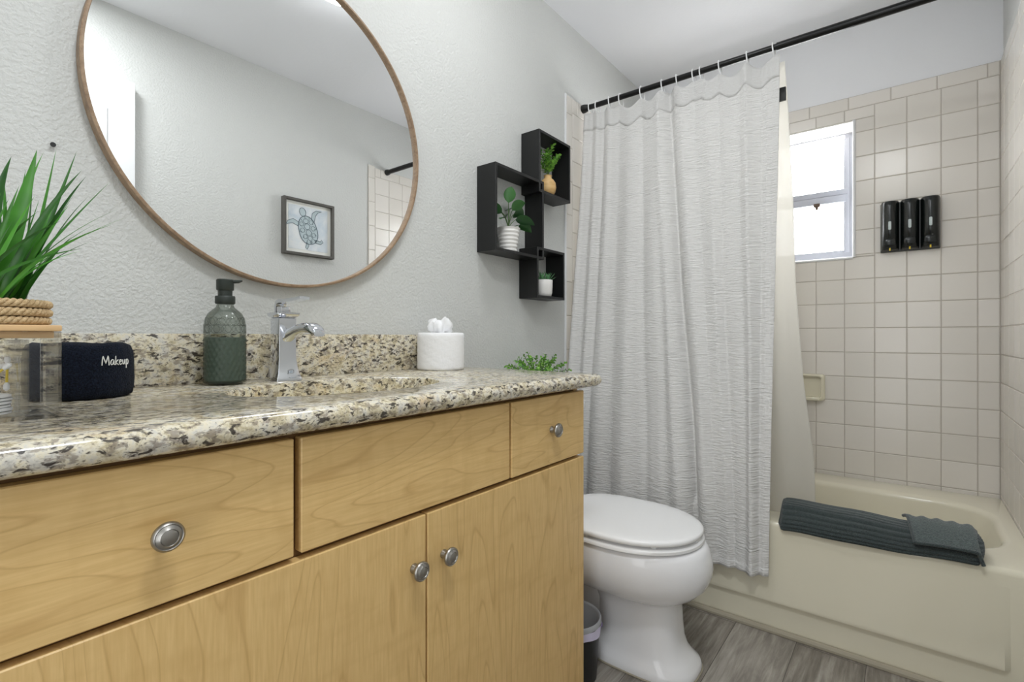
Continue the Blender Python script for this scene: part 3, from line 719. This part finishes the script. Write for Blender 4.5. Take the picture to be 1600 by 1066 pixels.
# clear jar with bamboo lid
jx0, jx1, jy0, jy1 = .030, .140, .820, .935; JT = 1.014
jar = thing('storage_jar', 'clear square acrylic jar with a bamboo lid at the counter end', 'jar', (.085, .878, TOP))
b = B(); T_ = .0028
box(b, jx0, jx1, jy0, jy1, TOP+.0003, TOP+.006, .001)
for q in ((jx0, jx0+T_, jy0, jy1), (jx1-T_, jx1, jy0, jy1), (jx0+T_, jx1-T_, jy0, jy0+T_), (jx0+T_, jx1-T_, jy1-T_, jy1)): box(b, *q, TOP+.0063, JT-.008, .0006, 1)
link('body', b, ACRYLIC, jar, 30)
b = B(); box(b, .1020, .1038, jy0+.0035, jy1-.0035, TOP+.0065, JT-.018); box(b, .1095, .1113, jy0+.0035, jy1-.0035, TOP+.0065, JT-.018); link('divider', b, ACRYLIC, jar, 30)
b = B(); box(b, jx0-.0005, jx1+.0005, jy0-.0005, jy1+.0005, JT-.0075, JT, .0015); box(b, jx0+.006, jx1-.006, jy0+.006, jy1-.006, JT-.016, JT-.0075, .001); link('lid', b, BAMBOO, jar, 30)
sw0 = None
SWD = ['leaning steeply toward the front right corner', 'lying nearly level across the others', 'standing upright against the divider', 'leaning to the left corner', 'crossing behind the front swabs']
SWP = [((.060, .83, .932), (.0975, .838, .968)), ((.034, .845, .948), (.097, .85, .966)), ((.096, .86, .934), (.0985, .872, .976)), ((.070, .87, .934), (.042, .90, .972)), ((.05, .885, .936), (.093, .895, .974))]
for i, (p, q) in enumerate(SWP):
    p, q = Vector(p), Vector(q); L = (q-p).length
    lab = 'yellow cotton swab in the clear jar, '+SWD[i]
    s_ = thing('cotton_swab', lab, 'cotton swab', (0, 0, 0), 'cotton swabs in the jar')
    b = B(); tube(b, [(0, 0, .002), (0, 0, L-.002)], .0013, 8); link('stick', b, YELLOW, s_)
    b = B(); tube(b, [(0, 0, L-.010), (0, 0, L-.007), (0, 0, L-.002), (0, 0, L)], [.0016, .0030, .0030, .001], 10); link('tip', b, COTTON, s_)
    b = B(); tube(b, [(0, 0, .010), (0, 0, .007), (0, 0, .002), (0, 0, 0)], [.0016, .0030, .0030, .001], 10); link('tip', b, COTTON, s_)
    s_.location = p; s_.rotation_euler = (q-p).to_track_quat('Z', 'Y').to_euler()
for i in range(6):
    b = B(); lathe(b, [(.024, TOP+.0066+i*.004), (.0275, TOP+.0072+i*.004), (.0275, TOP+.0096+i*.004), (.024, TOP+.0104+i*.004)], .0735+.0008*math.sin(i*2), .862+.001*math.cos(i*3), 32)
    single('cotton_pad', b, COTTON, 'white cotton pad in the jar, %s of the flat stack' % ['lowest', 'second from the bottom', 'third from the bottom', 'third from the top', 'second from the top', 'topmost'][i], 'cotton pad', (.0735, .862, TOP+.0066+i*.004), 'cotton pads in the jar')

# grass plant in a rope-wrapped pot, standing on the lid
gx, gy, gz = .082, .876, JT
gp = thing('potted_grass', 'artificial green grass plant in a rope-wrapped pot on the jar lid', 'plant', (gx, gy, gz))
b = B(); lathe(b, [(.045, gz+.0003), (.0485, gz+.002), (.0485, gz+.028), (.046, gz+.029), (.0455, gz+.024), (.002, gz+.024)], gx, gy, 40); link('pot', b, simple('tan_pot', srgb(190, 158, 112), .8), gp)
b = B()
for lv, (zz_, rr_) in enumerate(((gz+.0056, .0525), (gz+.0158, .0535), (gz+.0262, .0535))):
    for s3 in range(3):
        pts = []
        for k in range(220):
            a = 2*PI*k/220; tw = a*17+s3*2*PI/3+lv
            pts.append((gx+(rr_+.0026*math.cos(tw))*math.cos(a), gy+(rr_+.0026*math.cos(tw))*math.sin(a), zz_+.0026*math.sin(tw)))
        tube(b, pts, .0028, 7, True)
link('rope', b, ROPE, gp, 70)
fwd = Vector((math.cos(ANG), math.sin(ANG), 0)); rgt = Vector((math.sin(ANG), -math.cos(ANG), 0)); up = Vector((0, 0, 1))
gb = B(); rr = random.Random(11)
ctr = Vector((gx, gy, gz+.022)); dc = ctr.dot(fwd)
def pt(px, py, dd=0):
    d_ = dc+dd; return fwd*d_+rgt*((px-800)/780*d_)+up*(1+(526-py)/780*d_)
BL = [(25, 58, 233, 10, 40, .0), (30, 18, 244, -30, 40, .01), (62, 120, 236, 6, 14, .02), (55, 88, 232, 8, 16, .035), (66, 128, 266, -14, 16, -.02), (60, 135, 275, -14, 10, .02), (62, 172, 284, -6, 15, -.012), (58, 188, 325, -40, 5, .0), (64, 205, 337, -36, 5, -.015), (66, 177, 350, -34, 6, -.025), (10, 130, 388, -34, 7, -.045), (62, 128, 392, -20, 6, -.02),
      (48, 68, 238, -30, 12, .03), (20, 2, 300, -10, 16, -.03), (42, 40, 265, -5, 16, .03), (35, 55, 305, -5, 14, -.03), (70, 140, 305, -16, 12, .03), (56, 102, 285, -5, 18, .0), (40, 20, 330, 0, 14, .03), (-10, -30, 250, 0, 15, 0), (-30, -80, 290, 10, 14, 0), (-40, -150, 330, 30, 10, .0), (-45, -180, 360, 40, 8, .02), (0, -40, 235, 0, 15, .03), (-20, -100, 280, 20, 12, -.02), (48, 84, 340, -4, 15, -.015), (52, 92, 300, 2, 17, .01), (30, 5, 270, 10, 12, .02), (15, 30, 290, 0, 14, -.02), (8, 60, 330, -14, 9, -.03), (66, 112, 370, -12, 9, .02), (60, 160, 345, -30, 5, .02), (-20, -60, 380, 20, 8, -.03), (54, 78, 280, 4, 12, .045), (28, 46, 300, 2, 12, .0), (36, 80, 330, -4, 11, -.02), (44, 62, 310, 4, 12, .01), (22, -5, 260, 4, 14, .02), (58, 108, 320, -8, 10, .0), (50, 118, 300, -10, 10, .03), (12, 20, 345, 3, 13, -.04), (6, 95, 345, -20, 8, -.04), (40, 52, 270, 6, 12, .05), (68, 150, 375, -22, 5, .0), (-5, 14, 310, 0, 14, -.03)]
for (bx0, tx0, ty0, bow, wid, dd) in BL:
    f = max(-1, min(1, (bx0-20)/60)); base = ctr+rgt*(f*.030)+fwd*(dd*.6)+Vector((0, 0, 0))
    tip = pt(tx0, ty0, dd+rr.uniform(-.01, .01)); mid = base.lerp(tip, .5)+rgt*(bow/1350)+up*(.018 if abs(bow) > 12 else .004)
    sd = (rgt*math.cos(rr.uniform(-.5, .5))+fwd*rr.uniform(-.6, .6))
    blade(gb, base, mid, tip, wid/1350*.72+.001, 11, sd, .16)
link('grass', gb, GRASS, gp, 60)

# mirror
mx, mz, mr = .624, 1.521, .400
mi = thing('wall_mirror', 'large round mirror with a thin oak frame above the sink', 'mirror', (mx, 1.2, mz))
def lathe_y(bm, prof, cx, cz, seg=128, c0=True, c1=True):
    loft(bm, [[(cx+r*math.cos(2*PI*k/seg), y, cz+r*math.sin(2*PI*k/seg)) for k in range(seg)] for r, y in prof], c0, c1); return bm
b = B(); prof = [(mr-.004, 1.1985), (mr, 1.196), (mr, 1.172), (mr-.0015, 1.171), (mr-.0055, 1.171), (mr-.0065, 1.1725), (mr-.0065, 1.186)]
lathe_y(b, prof, mx, mz, 160, False, False); link('frame', b, OAK, mi, 40)
b = B(); lathe_y(b, [(mr-.012, 1.1985), (mr-.004, 1.1975), (mr-.006, 1.1815)], mx, mz, 128); link('glass', b, MIRROR, mi, 20)

# picture on the opposite wall
PX0, PX1, PZ0, PZ1 = 1.35, 1.652, 1.452, 1.762
pf = thing('framed_picture', 'square framed watercolour of a sea turtle, seen in the mirror', 'picture', ((PX0+PX1)/2, YR, (PZ0+PZ1)/2))
b = B(); f_ = .014
for q in ((PX0, PX0+f_, PZ0, PZ1), (PX1-f_, PX1, PZ0, PZ1), (PX0+f_, PX1-f_, PZ0, PZ0+f_), (PX0+f_, PX1-f_, PZ1-f_, PZ1)): box(b, q[0], q[1], YR+.001, YR+.034, q[2], q[3], .001, 1)
link('frame', b, FRAME_G, pf, 30)
b = B(); box(b, PX0+f_, PX1-f_, YR+.002, YR+.014, PZ0+f_, PZ1-f_); pp = link('mat_board', b, simple('cream_mat', srgb(236, 236, 230), .8), pf, None)
b = B(); box(b, PX0+.034, PX1-.034, YR+.0142, YR+.0152, PZ0+.034, PZ1-.034); art = link('painting', b, WCOL, pf, None)
bi, bw = B(), B(); tcx, tcz = (PX0+PX1)/2-.003, (PZ0+PZ1)/2-.008
def P2(x, z, y=.0166):      # turtle frame tilted
    a = math.radians(16); x *= 1.18; z *= 1.14; return (tcx+x*math.cos(a)+z*math.sin(a)*-1, YR+y, tcz+x*math.sin(a)*-1*-1+z*math.cos(a))
def flat(bm, pts, y): 
    vs = [bm.verts.new(P2(px, pz, y)) for px, pz in pts]; bm.faces.new(vs)
def line(pts, r=.0012, cl=True): tube(bi, [P2(px, pz, .0166) for px, pz in pts], r, 5, cl)
shell = [(.046*math.cos(a)*(1-.18*math.sin(a)*-1*(-1 if math.sin(a) < 0 else .3)), .070*math.sin(a)) for a in [2*PI*k/28 for k in range(28)]]
flat(bw, shell, .0156); line(shell, .0017)
head = [(-.004+.016*math.cos(a), .089+.021*math.sin(a)) for a in [2*PI*k/16 for k in range(16)]]; flat(bw, head, .0156); line(head, .0013)
fl_ = [(-.036, .045), (-.060, .064), (-.088, .058), (-.104, .040), (-.090, .044), (-.066, .044), (-.044, .026)]
fr_ = [(.030, .050), (.044, .078), (.066, .088), (.094, .080), (.072, .076), (.056, .062), (.042, .034)]
rl = [(-.022, -.056), (-.036, -.080), (-.030, -.090), (-.016, -.074)]; rr_2 = [(.026, -.052), (.048, -.064), (.056, -.056), (.062, -.07), (.046, -.078), (.020, -.066)]
for q in (fl_, fr_, rl, rr_2): flat(bw, q, .0156); line(q, .0013)
for (hx_, hz_, s_) in ((0, .045, .013), (0, .018, .015), (0, -.012, .015), (0, -.040, .012), (-.025, .034, .011), (.025, .034, .011), (-.028, .004, .012), (.028, .004, .012), (-.022, -.028, .011), (.022, -.028, .011), (0, -.06, .006)):
    line([(hx_+s_*math.cos(PI/3*k), hz_+s_*math.sin(PI/3*k)) for k in range(6)], .0010)
for k in range(12):
    a = 2*PI*k/12; line([(.033*math.cos(a), .052*math.sin(a)), (.043*math.cos(a), .067*math.sin(a))], .0008, False)
link('wash', bw, INK_L, art, None); link('turtle_drawing', bi, INK, art, 60)

# nail
b = B(); tube(b, [(.192, 1.1995, 1.343), (.192, 1.193, 1.342)], [.0016, .004], 10); tube(b, [(.192, 1.1932, 1.342), (.192, 1.1915, 1.342)], .0042, 10)
single('wall_nail', b, BLACK, 'small dark nail head in the wall above the grass plant', 'nail', (.192, 1.1995, 1.343))

# ------------------------------------------------------------------ wall shelf of three interlocking cubes
sh = thing('wall_shelf', 'black wall shelf of three interlocking open cubes', 'shelf', (1.6, 1.2, 1.45))
def cube(x0, x1, z0, z1, yf, t_=.0105):
    b = B()
    box(b, x0, x0+t_, yf, 1.1995, z0, z1, .0006, 1); box(b, x1-t_, x1, yf, 1.1995, z0, z1, .0006, 1)
    box(b, x0+t_, x1-t_, yf, 1.1995, z0, z0+t_, .0006, 1); box(b, x0+t_, x1-t_, yf, 1.1995, z1-t_, z1, .0006, 1)
    return link('cube_frame', b, BLACK, sh, 30)
SF = 1.113
cube(1.319, 1.614, 1.3005, 1.606, SF); cube(1.580, 1.809, 1.562, 1.805, SF-.001); cube(1.566, 1.763, 1.150, 1.347, SF-.001)
# wooden bud vase
vx, vy, vz = 1.695, 1.150, 1.5725
va = thing('bud_vase', 'round tan wooden vase of leafy sprigs in the upper cube', 'vase', (vx, vy, vz))
b = B(); lathe(b, [(.015, vz), (.022, vz+.003), (.031, vz+.018), (.0345, vz+.036), (.032, vz+.054), (.023, vz+.068), (.015, vz+.074), (.0145, vz+.080), (.0175, vz+.085), (.0155, vz+.086), (.012, vz+.080)], vx, vy, 40); link('vase', b, WOODVASE, va, 50)
def sprig(bl, bs, p0, p1, p2, n, L, wd, rg):
    tube(bs, [bez(p0, p1, p2, i/8) for i in range(9)], .0009, 5)
    for i in range(n):
        t_ = .25+.75*i/(n-1); p = bez(p0, p1, p2, t_); a = i*2.4+rg.uniform(-.4, .4); tn = (bez(p0, p1, p2, min(1, t_+.05))-bez(p0, p1, p2, t_-.05)).normalized()
        s_ = tn.cross(Vector((math.cos(a), math.sin(a), .3))).normalized(); dv = (s_*.9+tn*.55).normalized(); l_ = L*rg.uniform(.75, 1.15)
        blade(bl, p, p+dv*l_*.5+tn*l_*.1, p+dv*l_, wd, 5, dv.cross(tn), .12, leaf_shape)
bl, bs = B(), B(); rg = random.Random(3)
for (dx, dy, dz) in ((-.055, .0, .095), (-.03, -.015, .085), (.0, .01, .11), (.025, -.01, .135), (.052, 0, .085), (.062, -.012, .105), (-.05, .015, .06), (.02, .02, .1), (.03, -.02, .07), (-.01, -.02, .1)):
    p0 = Vector((vx, vy, vz+.078)); p2 = p0+Vector((dx, dy*.7, dz)); p1 = p0+Vector((dx*.25, dy*.3, dz*.6))
    sprig(bl, bs, p0, p1, p2, 18, .0175, .0125, rg)
o = link('stems', bs, STEM, va, 60); link('foliage', bl, LEAF_B, va, 60)
# ribbed white pot with big leaves
rx, ry, rz = 1.437, 1.150, 1.3112
rp = thing('potted_plant', 'broad-leaved plant in a ribbed white pot in the large middle cube', 'plant', (rx, ry, rz))
b = B(); prof = []
for k in range(40):
    t_ = k/39; z = rz+.0005+t_*.082; prof.append((.0305+.011*t_+(.0011*math.sin(t_*2*PI*6)), z))
prof += [(.0425, rz+.085), (.0435, rz+.087), (.041, rz+.087), (.039, rz+.074), (.002, rz+.074)]
lathe(b, prof, rx, ry, 44); link('pot', b, POTWHITE, rp, 60)
bl, bs = B(), B()
for (dx, dy, dz, L, wd) in ((-.012, -.01, .150, .070, .040), (.050, .0, .095, .066, .044), (.030, -.03, .055, .075, .036), (.085, -.015, .035, .066, .036), (-.050, .01, .085, .07, .036), (-.055, -.02, .05, .06, .034), (.045, .03, .125, .06, .04), (.0, -.03, .105, .06, .036), (-.03, .03, .10, .06, .035)):
    p0 = Vector((rx, ry, rz+.074)); e = p0+Vector((dx*.62, dy*.6, dz*.62+.012)); tube(bs, [bez(p0, p0+Vector((0, 0, dz*.5)), e, i/6) for i in range(7)], .0014, 6)
    dv = Vector((dx*1.0+.012, dy, (dz-.06)*.5)).normalized(); dv.z -= .08
    vw = Vector((.77, .58, .12)); sdv = dv.cross(vw+Vector((.25*math.sin(L*900), .2*math.cos(L*700), .5))); blade(bl, e, e+dv*L*.5+Vector((0, 0, .010)), e+dv*L+Vector((0, 0, -.006)), wd*1.12, 8, sdv, .1, leaf_shape)
link('stems', bs, STEM, rp, 60); link('foliage', bl, LEAF_D, rp, 60)
# small pot with succulent
sx_, sy_, sz_ = 1.667, 1.150, 1.1607
sp = thing('potted_succulent', 'small spiky succulent in a plain white pot in the lowest cube', 'plant', (sx_, sy_, sz_))
b = B(); lathe(b, [(.026, sz_+.0003), (.030, sz_+.003), (.0335, sz_+.015), (.035, sz_+.04), (.0352, sz_+.066), (.034, sz_+.0675), (.032, sz_+.066), (.031, sz_+.058), (.002, sz_+.058)], sx_, sy_, 40); link('pot', b, POTWHITE, sp, 50)
bl = B(); rg = random.Random(8)
for (ox, oy) in ((-.016, 0), (.016, -.006), (.002, .014)):
    for k in range(22):
        a = k*2.4; r_ = (k/21)**.7; dv = Vector((math.cos(a)*(.2+.8*r_), math.sin(a)*(.2+.8*r_), 1.15-.75*r_)).normalized(); p = Vector((sx_+ox, sy_+oy, sz_+.060)); L = .042*rg.uniform(.8, 1.1)
        blade(bl, p, p+dv*L*.5, p+dv*L+Vector((0, 0, .003)), .0075, 5, dv.cross(Vector((0, 0, 1))), .3, lambda t_: max(.05, (1-t_**3)*(.6+.4*t_)))
link('rosettes', bl, LEAF_S, sp, 60)

# ------------------------------------------------------------------ toilet
tcx = 1.487
to = thing('toilet', 'white porcelain toilet with a closed lid between vanity and bathtub', 'toilet', (tcx, .8, 0))
b = B(); R = []
for z, f_, bk, hw, nf in ((.0015, .478, .85, .112, 2.9), (.012, .476, .85, .113, 2.9), (.026, .480, .84, .109, 2.8), (.040, .500, .82, .101, 2.8), (.060, .517, .80, .095, 2.8), (.09, .527, .79, .092, 2.8), (.13, .531, .785, .090, 2.8), (.17, .533, .785, .089, 2.8), (.205, .534, .80, .091, 2.7), (.216, .526, .84, .100, 2.5), (.224, .503, .90, .124, 2.3), (.238, .480, .98, .148, 2.2), (.262, .457, 1.01, .169, 2.15), (.29, .444, 1.02, .181, 2.1), (.318, .440, 1.02, .186, 2.1), (.345, .445, 1.02, .186, 2.1), (.365, .452, 1.02, .183, 2.1), (.378, .460, 1.02, .178, 2.1), (.383, .470, 1.02, .170, 2.1)):
    yc_ = .65+.065*smooth(.2, .26, z); R.append(egg(tcx, yc_, yc_-f_, bk-yc_, hw, z, 72, 3.0, nf))
loft(b, R); link('bowl', b, PORCELAIN, to, 60)
b = B(); loft(b, [[(tcx+hw*math.copysign(abs(math.cos(a))**.6, math.cos(a)), y, z0+h*math.copysign(abs(math.sin(a))**.7, math.sin(a))) for a in [2*PI*k/32 for k in range(32)]] for (y, hw, z0, h) in ((.72, .06, .14, .10), (.80, .066, .15, .115), (.90, .072, .16, .13), (1.02, .078, .165, .16), (1.12, .08, .165, .16), (1.13, .07, .165, .15))]); link('trapway', b, PORCELAIN, to, 60)
b = B(); loft(b, [rrect(tcx, .97, hw, .19, .05, z, 6) for hw, z in ((.105, .0015), (.105, .02), (.095, .032), (.07, .04))]); link('foot', b, PORCELAIN, to, 50)
b = B(); loft(b, [egg(tcx, .70, .226, .235, .183, .385, 72, 3.2), egg(tcx, .70, .2325, .24, .188, .388, 72, 3.2), egg(tcx, .70, .2325, .24, .188, .396, 72, 3.2), egg(tcx, .70, .228, .236, .184, .3995, 72, 3.2)]); link('seat', b, SEATPL, to, 50)
for x, y in ((tcx-.12, .555), (tcx+.12, .555), (tcx, .475), (tcx-.16, .75), (tcx+.16, .75)):
    b = B(); box(b, x-.012, x+.012, y, y+.012, .3985, .4085, .001); link('bumper', b, SEATPL, to)
b = B(); R = []
for s_, z in ((.97, .4045), (.992, .4065), (1.0, .410), (1.0, .4155), (.985, .4195), (.94, .4225), (.80, .4240), (.4, .4248)): R.append(egg(tcx, .70, .230*s_, .24*s_, .187*s_, z+.0035, 72, 3.2))
loft(b, R); link('lid', b, SEATPL, to, 50)
for dx in (-.075, .075):
    b = B(); box(b, tcx+dx-.02, tcx+dx+.02, .935, .965, .385, .425, .006); link('hinge', b, SEATPL, to)
b = B(); loft(b, [rrect(tcx, 1.085, .185, .085, .03, .384, 6), rrect(tcx, 1.085, .20, .098, .03, .42, 6), rrect(tcx, 1.085, .21, .105, .03, .70, 6), rrect(tcx, 1.085, .212, .106, .03, .72, 6)]); tk = link('tank', b, PORCELAIN, to, 50)
b = B(); loft(b, [rrect(tcx, 1.084, .218, .110, .03, .7215, 6), rrect(tcx, 1.084, .222, .112, .03, .727, 6), rrect(tcx, 1.084, .222, .112, .03, .748, 6), rrect(tcx, 1.084, .212, .104, .03, .757, 6)]); link('tank_lid', b, PORCELAIN, to, 50)
b = B(); pts = [(p[0], p[1], .0028) for p in egg(tcx, .65, .174, .202, .1145, 0, 60, 3.0, 2.9)]; tube(b, pts, .0028, 6, True); o = link('caulk_ring', b, CAULK, to); 
# bushy plant on the tank
qx, qy, qz = 1.515, 1.075, .7575
bp = thing('bushy_plant', 'small bushy green plant behind the counter end, standing on the toilet tank', 'plant', (qx, qy, qz))
b = B(); lathe(b, [(.032, qz), (.036, qz+.003), (.042, qz+.065), (.040, qz+.067), (.037, qz+.055), (.002, qz+.055)], qx, qy, 36); link('pot', b, POTWHITE, bp, 50)
bl, bs = B(), B(); rg = random.Random(21)
for k in range(34):
    a = k*2.4; r_ = .03+.135*((k+.5)/34)**.7; hgt = .90*(.135-.055*(r_/.165)**2)*rg.uniform(.72, 1.12)
    p0 = Vector((qx+.01*math.cos(a), qy+.01*math.sin(a), qz+.055)); p2 = Vector((qx+r_*math.cos(a), min(1.178, qy+r_*.66*math.sin(a)), qz+.055+hgt)); p1 = p0.lerp(p2, .45)+Vector((0, 0, .035))
    sprig(bl, bs, p0, p1, p2, 15, .013, .0085, rg)
link('stems', bs, STEM, bp, 60); link('foliage', bl, LEAF_B, bp, 60)
# bin
wx, wy, wh = 1.2725, .778, .176
wb = thing('waste_bin', 'small black waste bin with a bag over its rim beside the toilet', 'bin', (wx, wy, 0))
b = B(); lathe(b, [(.070, .001), (.073, .004), (.0835, wh-.002), (.0825, wh), (.081, wh-.004), (.071, .008), (.003, .008)], wx, wy, 48); link('bin_body', b, CANDARK, wb, 50)
b = B(); fold = lambda a, z: .0012*math.sin(13*a+z*90)
lathe(b, [(.0690, .03), (.0795, wh-.004), (.0815, wh+.002), (.0845, wh+.0035), (.0868, wh), (.0868, wh-.012)], wx, wy, 64, False, False); link('bag_lining', b, BAGIN, wb, 60)
b = B(); R = []
for t_ in (0, .5, 1): R.append([(wx+(.0872+fold(a, t_))*math.cos(a), wy+(.0872+fold(a, t_))*math.sin(a), wh-.012-t_*(.020+.006*math.sin(3*a+1)+.004*math.sin(7*a))) for a in [2*PI*k/64 for k in range(64)]])
loft(b, R, False, False); o = link('bag_cuff', b, BAG, wb, 60); o['label'] = 'lilac white cuff of the bin bag'
b = B()
for a0 in (-1.1,): tube(b, [(wx+.089*math.cos(a0+.07*math.cos(q)), wy+.089*math.sin(a0+.07*math.cos(q)), wh-.0215+.0055*math.sin(q)) for q in [2*PI*k/12 for k in range(12)]], .0008, 5, True)
link('printed_mark', b, PURPLE, o, 60)
